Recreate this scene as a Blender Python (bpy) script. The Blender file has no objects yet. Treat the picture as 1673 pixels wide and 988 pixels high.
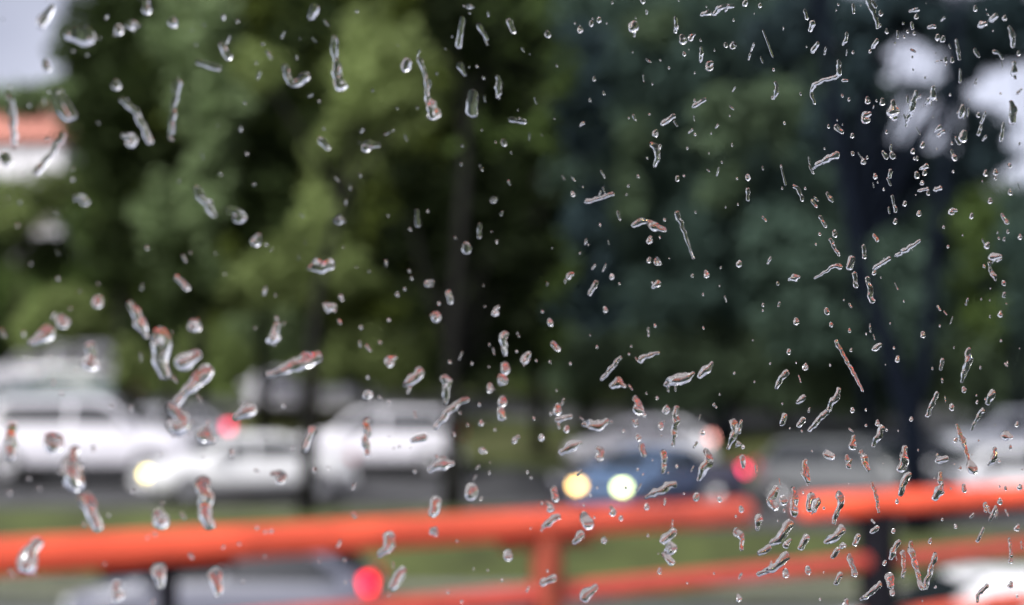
import bpy, math, random
import numpy as np
from mathutils import Vector, Matrix
R = math.radians
C = bpy.context.scene.collection
S = bpy.context.scene

# ------------------------------------------------------------------ camera, world, sun, exposure
EYE = Vector((0.0, 0.0, 3.2))
FPX = 2091.0                       # focal length in pixels of the 1673 px wide photograph
PITCH = math.atan(176.0 / FPX)
cam_d = bpy.data.cameras.new('camera')
cam_d.sensor_width = 36.0
cam_d.lens = 36.0 * FPX / 1673.0
cam_d.clip_start = 0.01
cam_d.clip_end = 2000.0
cam_d.dof.use_dof = True
cam_d.dof.focus_distance = 0.268
cam_d.dof.aperture_fstop = cam_d.lens / 5.0
cam = bpy.data.objects.new('camera', cam_d)
C.objects.link(cam)
cam.location = EYE
cam.rotation_euler = (R(90) + PITCH, 0, 0)
S.camera = cam

w = bpy.data.worlds.new('World')
S.world = w
w.use_nodes = True
nt = w.node_tree
nt.nodes.clear()
out = nt.nodes.new('ShaderNodeOutputWorld')
bg = nt.nodes.new('ShaderNodeBackground')
sky = nt.nodes.new('ShaderNodeTexSky')
sky.sky_type = 'NISHITA'
sky.sun_disc = False
sky.sun_elevation = R(38)
sky.sun_rotation = R(216)
sky.dust_density = 3.0
hsv = nt.nodes.new('ShaderNodeHueSaturation')
hsv.inputs['Saturation'].default_value = 0.30
nt.links.new(sky.outputs[0], hsv.inputs['Color'])
cloud = nt.nodes.new('ShaderNodeMixRGB'); cloud.blend_type = 'MULTIPLY'; cloud.inputs[0].default_value = 1.0
cloud.inputs[2].default_value = (1.0, .95, 1.06, 1)
nt.links.new(hsv.outputs[0], cloud.inputs[1])
wt = nt.nodes.new('ShaderNodeTexCoord'); wn = nt.nodes.new('ShaderNodeTexNoise'); wr = nt.nodes.new('ShaderNodeValToRGB')   # broken cloud cover
wn.inputs['Scale'].default_value = 5; wn.inputs['Detail'].default_value = 5
nt.links.new(wt.outputs['Generated'], wn.inputs['Vector']); nt.links.new(wn.outputs['Fac'], wr.inputs['Fac'])
wr.color_ramp.elements[0].position = .35; wr.color_ramp.elements[0].color = (.86, .86, .9, 1)
wr.color_ramp.elements[1].position = .62; wr.color_ramp.elements[1].color = (1.2, 1.18, 1.18, 1)
wm = nt.nodes.new('ShaderNodeMixRGB'); wm.blend_type = 'MULTIPLY'; wm.inputs[0].default_value = 1.0
nt.links.new(cloud.outputs[0], wm.inputs[1]); nt.links.new(wr.outputs[0], wm.inputs[2]); nt.links.new(wm.outputs[0], bg.inputs['Color'])
bg.inputs['Strength'].default_value = 0.125
nt.links.new(bg.outputs[0], out.inputs['Surface'])
sun_d = bpy.data.lights.new('sun', 'SUN')
sun_d.energy = 3.1
sun_d.angle = R(14)
sun_d.color = (1.0, 0.97, 0.92)
sun = bpy.data.objects.new('sun', sun_d)
C.objects.link(sun)
# Nishita: rotation 0 has the sun on +Y, turning clockwise seen from above
el, az = R(38), R(216)
sd = Vector((math.sin(az) * math.cos(el), math.cos(az) * math.cos(el), math.sin(el)))
sun.rotation_euler = (-sd).to_track_quat('-Z', 'Y').to_euler()
S.view_settings.view_transform = 'Standard'
S.view_settings.look = 'None'
S.view_settings.gamma = 1.0
S.view_settings.exposure = 0.68
S.cycles.use_denoising = True
S.cycles.max_bounces = 8
S.cycles.transmission_bounces = 6
S.cycles.transparent_max_bounces = 12
S.cycles.sample_clamp_indirect = 6.0
S.cycles.caustics_reflective = False
S.cycles.caustics_refractive = False

# ------------------------------------------------------------------ helpers
def at(px, py, Y):
    """the point at depth Y (metres along +Y) seen at pixel (px, py) of the photograph"""
    cx, cy = (px - 836.5) / FPX, (494.0 - py) / FPX
    d = Vector((cx, math.cos(PITCH) - cy * math.sin(PITCH), math.sin(PITCH) + cy * math.cos(PITCH)))
    return EYE + d * (Y / d.y)

def obj(name, verts, faces, mat, parent=None, smooth=False, loc=None):
    me = bpy.data.meshes.new(name)
    me.from_pydata([tuple(v) for v in verts], [], faces)
    if smooth:
        me.polygons.foreach_set('use_smooth', [True] * len(me.polygons))
    me.update()
    if mat: me.materials.append(mat)
    o = bpy.data.objects.new(name, me)
    C.objects.link(o)
    if parent: o.parent = parent
    if loc is not None: o.location = loc
    return o

def thing(name, label, cat, loc=(0, 0, 0), rz=0.0, group=None):
    o = bpy.data.objects.new(name, None)
    C.objects.link(o)
    o.empty_display_size = 0.2
    o.location = loc
    o.rotation_euler = (0, 0, rz)
    return tag(o, label, cat, group)

def tag(o, label, cat, group=None):
    o['label'] = label; o['category'] = cat
    if group: o['group'] = group
    return o

def struct(o):
    o['kind'] = 'structure'
    return o

class MB:
    def __init__(s): s.v = []; s.f = []
    def add(s, vs, fs):
        b = len(s.v); s.v += [Vector(v) for v in vs]; s.f += [tuple(i + b for i in f) for f in fs]; return s
    def box(s, c, d, bev=0.0):
        x, y, z = (q / 2 for q in d); c = Vector(c)
        if bev <= 0:
            vs = [c + Vector((a * x, b * y, e * z)) for a in (-1, 1) for b in (-1, 1) for e in (-1, 1)]
            return s.add(vs, [(0, 1, 3, 2), (4, 6, 7, 5), (0, 4, 5, 1), (2, 3, 7, 6), (0, 2, 6, 4), (1, 5, 7, 3)])
        ring = [(-x + bev, -y), (x - bev, -y), (x, -y + bev), (x, y - bev), (x - bev, y), (-x + bev, y), (-x, y - bev), (-x, -y + bev)]
        rows = [(-z, .0), (-z + bev, 1.), (z - bev, 1.), (z, .0)]
        vs = []
        for zz, k in rows:
            for a, b in ring:
                q = 1 if k else (1 - bev / max(x, 1e-6)); q2 = 1 if k else (1 - bev / max(y, 1e-6))
                vs.append(c + Vector((a * q, b * q2, zz)))
        fs = [tuple(range(7, -1, -1)), tuple(range(24, 32))]
        for r in range(3):
            for i in range(8):
                j = (i + 1) % 8; fs.append((r * 8 + i, r * 8 + j, r * 8 + 8 + j, r * 8 + 8 + i))
        return s.add(vs, fs)
    def tube(s, pts, rad, n=10, cap=True, dome=False):
        pts = [Vector(p) for p in pts]
        rad = list(rad) if hasattr(rad, '__len__') else [rad] * len(pts)
        if dome:
            d0 = (pts[0] - pts[1]).normalized(); d1 = (pts[-1] - pts[-2]).normalized(); r0, r1 = rad[0], rad[-1]
            pts = [pts[0] + d0 * r0 * .55, pts[0] + d0 * r0 * .4] + pts + [pts[-1] + d1 * r1 * .4, pts[-1] + d1 * r1 * .55]
            rad = [r0 * .3, r0 * .75] + rad + [r1 * .75, r1 * .3]
        vs, fs = [], []
        up = Vector((0, 0, 1))
        for i, p in enumerate(pts):
            d = (pts[min(i + 1, len(pts) - 1)] - pts[max(i - 1, 0)]).normalized()
            a = d.cross(up)
            if a.length < .05: a = d.cross(Vector((1, 0, 0)))
            a.normalize(); b = a.cross(d)
            for k in range(n):
                t = 2 * math.pi * k / n
                vs.append(p + (a * math.cos(t) + b * math.sin(t)) * rad[i])
        for i in range(len(pts) - 1):
            for k in range(n):
                j = (k + 1) % n
                fs.append((i * n + k, i * n + j, i * n + n + j, i * n + n + k))
        if cap:
            fs.append(tuple(range(n - 1, -1, -1))); fs.append(tuple(range((len(pts) - 1) * n, len(pts) * n)))
        return s.add(vs, fs)
    def build(s, name, mat, parent=None, smooth=False, loc=None):
        return obj(name, s.v, s.f, mat, parent, smooth, loc)

def mat(name, col, rough=0.6, metal=0.0, noise=0.0, scale=3.0, spec=0.4, coat=0.0, bump=0.0, col2=None, em=None, ems=0.0):
    m = bpy.data.materials.new(name); m.use_nodes = True
    t = m.node_tree; p = t.nodes['Principled BSDF']
    p.inputs['Roughness'].default_value = rough
    p.inputs['Metallic'].default_value = metal
    p.inputs['Specular IOR Level'].default_value = spec
    p.inputs['Coat Weight'].default_value = coat
    p.inputs['Coat Roughness'].default_value = 0.05
    p.inputs['Base Color'].default_value = (*col, 1)
    if em:
        p.inputs['Emission Color'].default_value = (*em, 1); p.inputs['Emission Strength'].default_value = ems
    if noise > 0 or col2:
        tc = t.nodes.new('ShaderNodeTexCoord'); n = t.nodes.new('ShaderNodeTexNoise'); r = t.nodes.new('ShaderNodeValToRGB')
        n.inputs['Scale'].default_value = scale; n.inputs['Detail'].default_value = 6; n.inputs['Roughness'].default_value = .6
        t.links.new(tc.outputs['Object'], n.inputs['Vector']); t.links.new(n.outputs['Fac'], r.inputs['Fac'])
        c2 = col2 or tuple(min(1, c * (1 + noise)) for c in col); c1 = tuple(c * (1 - noise) for c in col)
        r.color_ramp.elements[0].position = .32; r.color_ramp.elements[0].color = (*c1, 1)
        r.color_ramp.elements[1].position = .68; r.color_ramp.elements[1].color = (*c2, 1)
        t.links.new(r.outputs[0], p.inputs['Base Color'])
        if bump > 0:
            b = t.nodes.new('ShaderNodeBump'); b.inputs['Strength'].default_value = bump
            t.links.new(n.outputs['Fac'], b.inputs['Height']); t.links.new(b.outputs[0], p.inputs['Normal'])
    return m

def leaf_mat(name, col, var=0.35, scale=0.5, trans=0.35):
    m = bpy.data.materials.new(name); m.use_nodes = True
    t = m.node_tree; p = t.nodes['Principled BSDF']; o = t.nodes['Material Output']
    tc = t.nodes.new('ShaderNodeTexCoord'); n = t.nodes.new('ShaderNodeTexNoise'); r = t.nodes.new('ShaderNodeValToRGB')
    n.inputs['Scale'].default_value = scale; n.inputs['Detail'].default_value = 5
    t.links.new(tc.outputs['Object'], n.inputs['Vector']); t.links.new(n.outputs['Fac'], r.inputs['Fac'])
    r.color_ramp.elements[0].position = .35; r.color_ramp.elements[0].color = (*[c * (1 - var) for c in col], 1)
    r.color_ramp.elements[1].position = .65; r.color_ramp.elements[1].color = (*[c * (1 + var) for c in col], 1)
    t.links.new(r.outputs[0], p.inputs['Base Color']); p.inputs['Roughness'].default_value = .7; p.inputs['Specular IOR Level'].default_value = .12
    tr = t.nodes.new('ShaderNodeBsdfTranslucent'); mx = t.nodes.new('ShaderNodeMixShader')
    t.links.new(r.outputs[0], tr.inputs['Color']); mx.inputs[0].default_value = trans
    t.links.new(p.outputs[0], mx.inputs[1]); t.links.new(tr.outputs[0], mx.inputs[2]); t.links.new(mx.outputs[0], o.inputs['Surface'])
    return m

M = dict(
    asphalt=mat('asphalt', (.085, .085, .092), .42, noise=.25, scale=1.3, spec=.6),
    asphalt2=mat('worn_asphalt', (.062, .062, .066), .6, noise=.25, scale=1.3, spec=.35),
    lot=mat('lot_asphalt', (.13, .13, .135), .5, noise=.3, scale=.7),
    grass=mat('grass_blades', (.054, .067, .018), .8, noise=.45, scale=.8, bump=.3),
    verge=mat('verge_turf', (.075, .082, .028), .85, noise=.4, scale=.6),
    kerb=mat('kerb_concrete', (.17, .165, .16), .7, noise=.15),
    deck=mat('deck_wet_concrete', (.24, .215, .21), .3, noise=.2, scale=4, spec=.6),
    line=mat('road_paint', (.7, .7, .68), .6, noise=.1, scale=9),
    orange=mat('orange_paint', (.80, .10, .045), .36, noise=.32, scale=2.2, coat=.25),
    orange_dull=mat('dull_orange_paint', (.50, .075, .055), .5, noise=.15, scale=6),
    iron=mat('dark_iron', (.004, .004, .007), .8, spec=.15, noise=.3, scale=9),
    rust=mat('rusty_post_paint', (.20, .035, .016), .6, noise=.3, scale=6),
    rubber=mat('tyre_rubber', (.02, .02, .02), .8),
    rim=mat('wheel_metal', (.4, .4, .42), .35, metal=.8),
    glass=mat('car_glass', (.012, .015, .018), .12, spec=.35),
    trim=mat('black_trim', (.02, .02, .022), .5),
    plate=mat('plate_white', (.6, .6, .55), .5),
    lens=mat('clear_lens', (.55, .56, .58), .12, spec=.8),
    redlens=mat('red_lens', (.35, .01, .015), .15, spec=.8),
    hl_warm=mat('lit_headlight_warm', (.9, .8, .5), .3, em=(1.0, .54, .13), ems=11),
    hl_cool=mat('lit_headlight_cool', (.9, .9, .6), .3, em=(.85, 1.0, .36), ems=9),
    hl_low=mat('lit_headlight_yellow', (.9, .8, .5), .3, em=(1.0, .74, .12), ems=9),
    tail=mat('lit_tail_light', (.6, .02, .03), .3, em=(1.0, .0, .02), ems=4.5),
    tail_dim=mat('dim_tail_light', (.6, .05, .08), .3, em=(.95, .04, .14), ems=4),
    tail_pink=mat('pink_tail_light', (.6, .2, .2), .3, em=(1.0, .42, .36), ems=3.5),
    tail_dull=mat('dull_tail_light', (.6, .02, .03), .3, em=(1.0, .1, .09), ems=4),
    roof=mat('red_clay_tile', (.42, .17, .13), .7, noise=.25, scale=3),
    wall=mat('white_render', (.60, .59, .63), .7, noise=.06, scale=1),
    wall2=mat('grey_render', (.17, .165, .2), .7, noise=.1, scale=1),
    wall3=mat('tan_render', (.45, .36, .3), .7, noise=.15, scale=1),
    pane=mat('house_glass', (.04, .05, .06), .1, spec=.8),
    frame=mat('window_rubber', (.012, .012, .013), .6),
)

# clear glass pane and rain water
def clear_glass():
    m = bpy.data.materials.new('clear_glass'); m.use_nodes = True
    t = m.node_tree; t.nodes.clear()
    o = t.nodes.new('ShaderNodeOutputMaterial'); b = t.nodes.new('ShaderNodeBsdfTransparent')
    b.inputs['Color'].default_value = (.972, .99, .98, 1)
    t.links.new(b.outputs[0], o.inputs['Surface'])
    return m
def water():
    m = bpy.data.materials.new('rain_water'); m.use_nodes = True
    t = m.node_tree; t.nodes.clear()
    o = t.nodes.new('ShaderNodeOutputMaterial'); b = t.nodes.new('ShaderNodeBsdfGlass')
    b.inputs['IOR'].default_value = 1.333; b.inputs['Roughness'].default_value = 0.0
    t.links.new(b.outputs[0], o.inputs['Surface'])
    return m
M_GLASS, M_WATER = clear_glass(), water()

# ------------------------------------------------------------------ ground
YS = [10, 12, 14, 16, 18, 20, 22, 23.5, 23.7, 24.6, 25.6, 26, 27, 28.5, 30, 31.5, 33, 34.5, 36, 38, 40, 42, 44, 46, 48, 50, 53, 56, 60, 66, 75, 100, 180, 400, 900]
ZP = [(23.5, 0), (23.7, .14), (25.6, 1.0), (26, 1.15), (27, 1.2), (33, 1.45), (38, 2.2), (42, 2.95), (50, 3.7), (60, 5.2), (75, 6.5), (100, 7)]
XS = [-900, -300, -120, -60, -45] + list(range(-36, 37, 3)) + [45, 60, 120, 300, 900]
def gz(x, y):
    z = float(np.interp(y, [p[0] for p in ZP], [p[1] for p in ZP]))
    k = max(0.0, min(1.0, (y - 23.7) / 2.3)) * max(0.0, min(1.0, (60 - y) / 12))
    tx = max(-1.0, min(1.0, x / 12.0))
    if tx < 0: k *= max(0.0, min(1.0, (y - 28.5) / 1.5))
    return z - (.28 * tx if tx < 0 else .45 * min(1.0, x / 3.0)) * k
def strip(name, y0, y1, m, lift, x0=-900, x1=900):
    ys = [y for y in YS if y0 <= y <= y1]; xs = [x for x in XS if x0 <= x <= x1]
    if ys[0] != y0: ys = [y0] + ys
    if ys[-1] != y1: ys.append(y1)
    vs = [(x, y, gz(x, y) + lift) for y in ys for x in xs]
    n = len(xs); fs = [(j * n + i, j * n + i + 1, j * n + n + i + 1, j * n + n + i) for j in range(len(ys) - 1) for i in range(n - 1)]
    return struct(obj(name, vs, fs, m))
YS_ = YS
gv = [(x, y, gz(x, y)) for y in [-900, -100, 0] + YS for x in XS]
n = len(XS); m_ = len(YS) + 3
struct(obj('ground', gv, [(j * n + i, j * n + i + 1, j * n + n + i + 1, j * n + n + i) for j in range(m_ - 1) for i in range(n - 1)], M['grass']))
strip('lower_road', 10, 22, M['asphalt'], .012)
strip('far_road', 27, 34.5, M['asphalt2'], .012)
strip('verge', 36, 40, M['verge'], .010)
strip('parking_lot', 42, 50, M['lot'], .012)
for nm, y0, z in (('kerb', 23.3, .16), ('far_kerb', 26.75, gz(0, 26.75) + .14)):
    vs = []
    for x in XS:
        zz = (gz(x, y0 + .1)) if nm != 'kerb' else 0.0
        vs += [(x, y0, zz - .1), (x, y0, zz + .1), (x, y0 + .18, zz + .1), (x, y0 + .18, zz - .1)]
    fs = []
    for i in range(len(XS) - 1):
        for k in range(4): fs.append((i * 4 + k, i * 4 + (k + 1) % 4, i * 4 + 4 + (k + 1) % 4, i * 4 + 4 + k))
    struct(obj(nm, vs, fs, M['kerb'] if nm == 'kerb' else M['asphalt2']))
lm = MB()
for i in range(-40, 41):
    lm.add([(i * 4.0, 16.6, .02), (i * 4.0 + 1.8, 16.6, .02), (i * 4.0 + 1.8, 16.74, .02), (i * 4.0, 16.74, .02)], [(0, 1, 2, 3)])
struct(lm.build('lane_marking', M['line']))
# raised deck our vehicle stands on; its edge follows the railing
VPX = (3900 - 836.5) / FPX
DIR = Vector((VPX, 1, 0)).normalized(); NRM = Vector((-DIR.y, DIR.x, 0))
P0 = Vector((-836.5 / FPX * 4.68, 4.68, 0))
a, b = P0 + NRM * .3 - DIR * 60, P0 + NRM * .3 + DIR * 80
dv = [a, b, b - NRM * 30, a - NRM * 30]
struct(obj('upper_road', [v + Vector((0, 0, 1.55)) for v in dv] + [v + Vector((0, 0, .02)) for v in dv],
       [(0, 3, 2, 1), (0, 1, 5, 4), (2, 3, 7, 6), (1, 2, 6, 5), (3, 0, 4, 7)], M['deck']))
cb = MB(); o_ = NRM * .12
a2, b2 = P0 - DIR * 60, P0 + DIR * 80
cb.add([a2 - o_ + Vector((0, 0, 1.54)), b2 - o_ + Vector((0, 0, 1.54)), b2 + o_ + Vector((0, 0, 1.54)), a2 + o_ + Vector((0, 0, 1.54)),
        a2 - o_ + Vector((0, 0, 1.70)), b2 - o_ + Vector((0, 0, 1.70)), b2 + o_ + Vector((0, 0, 1.70)), a2 + o_ + Vector((0, 0, 1.70))],
       [(4, 5, 6, 7), (0, 1, 5, 4), (1, 2, 6, 5), (2, 3, 7, 6), (3, 0, 4, 7)])
struct(cb.build('deck_kerb', M['kerb']))

# ------------------------------------------------------------------ orange railing
RZ = [3.2 - .53, 3.2 - .853, 3.2 - 1.185]
def rp(t, z): return P0 + DIR * t + Vector((0, 0, z))
def t_of(px, line=0):
    k = (px - 836.5) / FPX
    return (P0.x - k * P0.y) / (k * DIR.y - DIR.x)
railing = thing('guard_railing', 'orange three-rail pipe railing running across the foot of the view', 'railing', rp(2.5, 1.70))
RB = rp(2.5, 1.70)
def rbuild(mb, name, m, smooth=False):
    mb.v = [v - RB for v in mb.v]
    return mb.build(name, m, railing, smooth)
g0, g1 = t_of(1212), t_of(1312)
rbuild(MB().tube([rp(-14, RZ[0]), rp(0, RZ[0]), rp(g0, RZ[0])], .068, 20, dome=True), 'upper_rail', M['orange'], True)
rbuild(MB().tube([rp(g1, RZ[0]), rp(9, RZ[0]), rp(22, RZ[0])], .068, 20, dome=True), 'upper_rail', M['orange'], True)
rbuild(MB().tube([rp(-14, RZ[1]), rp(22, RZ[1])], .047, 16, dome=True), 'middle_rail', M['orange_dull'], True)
rbuild(MB().tube([rp(-14, RZ[2]), rp(22, RZ[2])], .047, 16, dome=True), 'lower_rail', M['orange'], True)
for i, px in enumerate([-600, -180, 283, 893, 1425, 1800, 2080, 2300]):
    t = t_of(px); mm = M['rust'] if i == 3 else M['iron']
    hw = {3: .075, 4: .11, 2: .04}.get(i, .05)
    mb = MB(); q = rp(t, 0)
    top = RZ[0] - .05
    mb.tube([Vector((q.x, q.y, 1.70)), Vector((q.x, q.y, top))], hw, 12)
    mb.tube([Vector((q.x, q.y, 1.70)), Vector((q.x, q.y, 1.74))], hw * 2.0, 12)
    p = rbuild(mb, 'post', mm, False)
    br = MB()
    for z in RZ[:1]:
        br.tube([rp(t - .26, z - .085), rp(t + .26, z - .085)], .026, 8)
    br.v = [v - RB for v in br.v]
    br.build('bracket', mm, p)

# ------------------------------------------------------------------ houses in the trees
def house(name, label, c, rz, L, W, H, RH, wallm, roofm, nwin, group=None):
    t = thing(name, label, 'house', c, rz, group)
    MB().box((0, 0, H / 2), (L, W, H)).build('wall', wallm, t)
    e = .5
    v = [(-L/2-e, -W/2-e, H+.01), (L/2+e, -W/2-e, H+.01), (L/2+e, W/2+e, H+.01), (-L/2-e, W/2+e, H+.01), (-L/2+W*.35, 0, H+RH), (L/2-W*.35, 0, H+RH)]
    v += [(q[0], q[1], H-.16) for q in v[:4]]
    r = obj('roof', v, [(0,1,5,4),(1,2,5),(2,3,4,5),(3,0,4),(6,7,1,0),(7,8,2,1),(8,9,3,2),(9,6,0,3),(9,8,7,6)], roofm, t)
    MB().box((L*.2, W*.15, H+RH*.8), (.5, .5, 1.2)).build('chimney', wallm, r)
    for fl in range(max(1, int(H // 2.9))):
        for k in range(nwin):
            x = -L/2 + (k + .5) * L / nwin; z = 1.5 + fl * 2.9
            f = MB().box((x, -W/2-.03, z), (1.25, .08, 1.35)).build('window', M['wall3'], t)
            MB().box((x, -W/2-.075, z), (1.05, .03, 1.15)).build('pane', M['pane'], f)
    MB().box((-L/2 + .35 * L / nwin, -W/2-.04, 1.05), (.9, .08, 2.1)).build('door', M['trim'], t)
    return t
hp = at(5, 322, 68)
house('tiled_house', 'white house with a red tiled roof glimpsed between the trees, upper left', (hp.x - 2.9, 71, hp.z - 5.6), R(-4), 13.2, 7, 8.6, 2.5, M['wall'], M['roof'], 5)
hp = at(118, 500, 58)
house('grey_house', 'small lavender-grey outbuilding half hidden behind the bright shrubs, left', (hp.x, 59.5, gz(hp.x, 59.5) - .3), R(6), 4.2, 3.4, 3.3, .7, M['wall2'], M['wall2'], 2)

# ------------------------------------------------------------------ trees
BARK = mat('dark_bark', (.009, .009, .008), .95, noise=.4, scale=5, bump=.4, spec=.1)
BARKN = mat('blue_black_bark', (.003, .005, .010), .95, noise=.3, scale=5, bump=.4, spec=.08)
BARKB = mat('brown_bark', (.022, .018, .011), .95, noise=.4, scale=5, bump=.4, spec=.1)
LM = dict(
    lime=leaf_mat('lime_leaves', (.185, .235, .085)),
    yellow=leaf_mat('yellow_green_leaves', (.20, .26, .09)),
    sage=leaf_mat('sage_leaves', (.17, .23, .11)),
    olive=leaf_mat('olive_leaves', (.085, .112, .022)),
    mid=leaf_mat('mid_green_leaves', (.078, .118, .034)),
    dark=leaf_mat('dark_green_leaves', (.030, .046, .014)),
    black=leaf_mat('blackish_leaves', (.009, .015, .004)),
    teal=leaf_mat('blue_green_leaves', (.064, .102, .078)),  # this and the next two: pale veil of haze put into the leaf colour
    tealdark=leaf_mat('dark_blue_green_leaves', (.054, .088, .074)),
    navy=leaf_mat('slate_dark_leaves', (.036, .060, .068)),
    teallight=leaf_mat('grey_green_leaves', (.10, .145, .085)),
)
def leaves(blobs, dens, size, seed, shell=.55, sat=4):
    """blobs: (x, y, z, rx, ry, rz) world; leaf-sized quads scattered in each, bunched in sprays"""
    rng = np.random.default_rng(seed); P = []
    extra = []
    for (x, y, z, rx, ry, rz) in blobs:
        for q in range(sat):
            d = rng.normal(size=3); d[1] *= .6; d /= np.linalg.norm(d); f = .25 + .3 * rng.random()
            extra.append((x + d[0] * rx * .95, y + d[1] * ry * .95, z + d[2] * rz * .95, rx * f, ry * f, rz * f * .8))
    blobs = list(blobs) + extra
    for (x, y, z, rx, ry, rz) in blobs:
        nsp = max(6, int(dens * (rx * ry * rz) ** (2 / 3.)))
        d = rng.normal(size=(nsp, 3)); d /= np.linalg.norm(d, axis=1)[:, None]
        r = shell + (1.08 - shell) * rng.random(nsp) ** .6
        r[: nsp // 4] = rng.random(nsp // 4) ** .5 * .8
        c = d * r[:, None] * np.array([rx, ry, rz]) + np.array([x, y, z])
        k = 9
        sp = np.repeat(c, k, axis=0) + rng.normal(size=(nsp * k, 3)) * min(rx, ry, rz) * .16
        P.append(sp)
    P = np.concatenate(P); N = len(P)
    a = rng.normal(size=(N, 3)); a[:, 2] *= .6; a /= np.linalg.norm(a, axis=1)[:, None]
    b = rng.normal(size=(N, 3)); b -= (b * a).sum(1)[:, None] * a; b /= np.linalg.norm(b, axis=1)[:, None]
    s = size * (.6 + .8 * rng.random(N))[:, None]
    V = np.stack([P - a * s, P - b * s * .55, P + a * s, P + b * s * .55], 1).reshape(-1, 3)
    return V
def leaf_obj(name, V, m, parent, origin):
    N = len(V) // 4
    V = V - np.array(origin)
    me = bpy.data.meshes.new(name)
    me.vertices.add(len(V)); me.vertices.foreach_set('co', V.astype(np.float32).ravel())
    me.loops.add(N * 4); me.loops.foreach_set('vertex_index', np.arange(N * 4, dtype=np.int32))
    me.polygons.add(N); me.polygons.foreach_set('loop_start', np.arange(0, N * 4, 4, dtype=np.int32))
    me.update(calc_edges=True); me.materials.append(m)
    o = bpy.data.objects.new(name, me); C.objects.link(o); o.parent = parent
    return o
def tree(label, base, trunk, r0, blobs, leafm, barkm=BARK, dens=34, size=.2, seed=1, cat='tree', name='broadleaf_tree', group=None, forks=None, shell=.55, sat=4):
    """trunk: list of world points above base; blobs in world space"""
    base = Vector(base)
    t = thing(name, label, cat, base, 0, group)
    mb = MB(); pts = [base - Vector((0, 0, .3))] + [Vector(p) for p in trunk]
    L = len(pts); rr = [r0 * (1.25 if i == 0 else 1 - .55 * i / (L - 1)) for i in range(L)]
    mb.tube(pts, rr, 10)
    for fk in (forks or []):
        fp = [Vector(q) for q in fk[1]]; mb.tube(fp, [fk[0] * (1 - .5 * i / max(1, len(fp) - 1)) for i in range(len(fp))], 9)
    rnd = random.Random(seed)
    for bb in blobs:
        c = Vector(bb[:3]); lo = pts[-1] if c.z > pts[-1].z else pts[max(1, L // 2)]
        mid = lo.lerp(c, .5) + Vector((rnd.uniform(-.3, .3), rnd.uniform(-.3, .3), rnd.uniform(-.1, .5)))
        mb.tube([lo, mid, c], [r0 * .34, r0 * .22, r0 * .08], 6)
    mb.v = [v - base for v in mb.v]
    mb.build('trunk', barkm, t, True)
    leaf_obj('crown', leaves(blobs, dens, size, seed, shell, sat), leafm, t, base)
    return t
def B(px, py, Y, rpx, ry=None, rd=None):
    """a crown lobe at pixel px,py of depth Y with radius in pixels"""
    p = at(px, py, Y); s = Y / FPX
    return (p.x, p.y, p.z, rpx * s, (rd or rpx * .9 * s), (ry or rpx) * s)
def gp(px, Y):
    x = (px - 836.5) / FPX * Y
    return Vector((x, Y, gz(x, Y)))

# back rows: tall trees up the slope, each its own
rnd = random.Random(5)
KINDS = {'olive': 'olive green', 'mid': 'mid green', 'dark': 'dark green', 'teal': 'blue-green', 'tealdark': 'dark blue-green', 'navy': 'slate green', 'teallight': 'grey-green', 'sage': 'sage green'}
BACK = [  # px, Y, leaf kind, top z
    (-420, 60, 'mid', 20), (-250, 57, 'olive', 19), (225, 60, 'mid', 23), (350, 55, 'olive', 22), (470, 60, 'mid', 24), (600, 56, 'olive', 23), (730, 60, 'dark', 24),
    (840, 56, 'dark', 23), (960, 60, 'tealdark', 25), (1075, 56, 'teal', 22), (1190, 61, 'tealdark', 25), (1310, 57, 'teal', 21),
    (1905, 57, 'tealdark', 21), (2060, 60, 'teal', 22)]
names_b = ['tall {} tree at the back of the slope, {} in the back row from the left'.format]
ords = ['first', 'second', 'third', 'fourth', 'fifth', 'sixth', 'seventh', 'eighth', 'ninth', 'tenth', 'eleventh', 'twelfth', 'thirteenth', 'fourteenth']
for i, (px, Y, kd, top) in enumerate(BACK):
    g = gp(px, Y); rnd.seed(100 + i)
    bl = []
    H = top - g.z
    for k in range(11):
        f = k / 10; ang = k * 2.4; rad = 2.6 * math.sin(math.pi * (.18 + .75 * f))
        r = rnd.uniform(2.0, 2.9)
        bl.append((g.x + math.cos(ang) * rad * rnd.uniform(.4, 1), g.y + math.sin(ang) * rad * .8, g.z + 1.9 + f * (H - 3), r, r, r * .85))
    tree('tall {} tree, {} from the left in the back row behind the parking lot'.format(KINDS[kd], ords[i]), g,
         [g + Vector((.1, 0, H * .3)), g + Vector((-.1, 0, H * .6))], .32, bl, LM[kd], BARK if px < 900 else BARKN, dens=30, size=.26, seed=40 + i, group='tall trees in the back row')
for i, (px, Y, kd, top, why) in enumerate([(1440, 58, 'teal', 14.3, 'below the bright sky gaps'), (1560, 61, 'tealdark', 14.4, 'right of the dark forked trunk'), (1690, 57, 'teal', 12.4, 'at the right edge'), (70, 56, 'mid', 9.0, 'below the tiled house'), (-90, 58, 'mid', 13.0, 'at the left edge')]):
    g = gp(px, Y); rnd.seed(200 + i); bl = []; H = top - g.z
    for k in range(7):
        f = k / 6; ang = k * 2.4; r = rnd.uniform(1.7, 2.4)
        bl.append((g.x + math.cos(ang) * 1.6, g.y + math.sin(ang) * 1.4, g.z + 1.2 + f * (H - 2.2), r, r, r * .8))
    tree('shorter {} tree behind the parking lot, {}'.format(KINDS[kd], why), g, [g + Vector((0, 0, H * .5))], .22, bl, LM[kd], BARK, dens=30, size=.26, seed=80 + i, group='shorter trees behind the parking lot')

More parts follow.
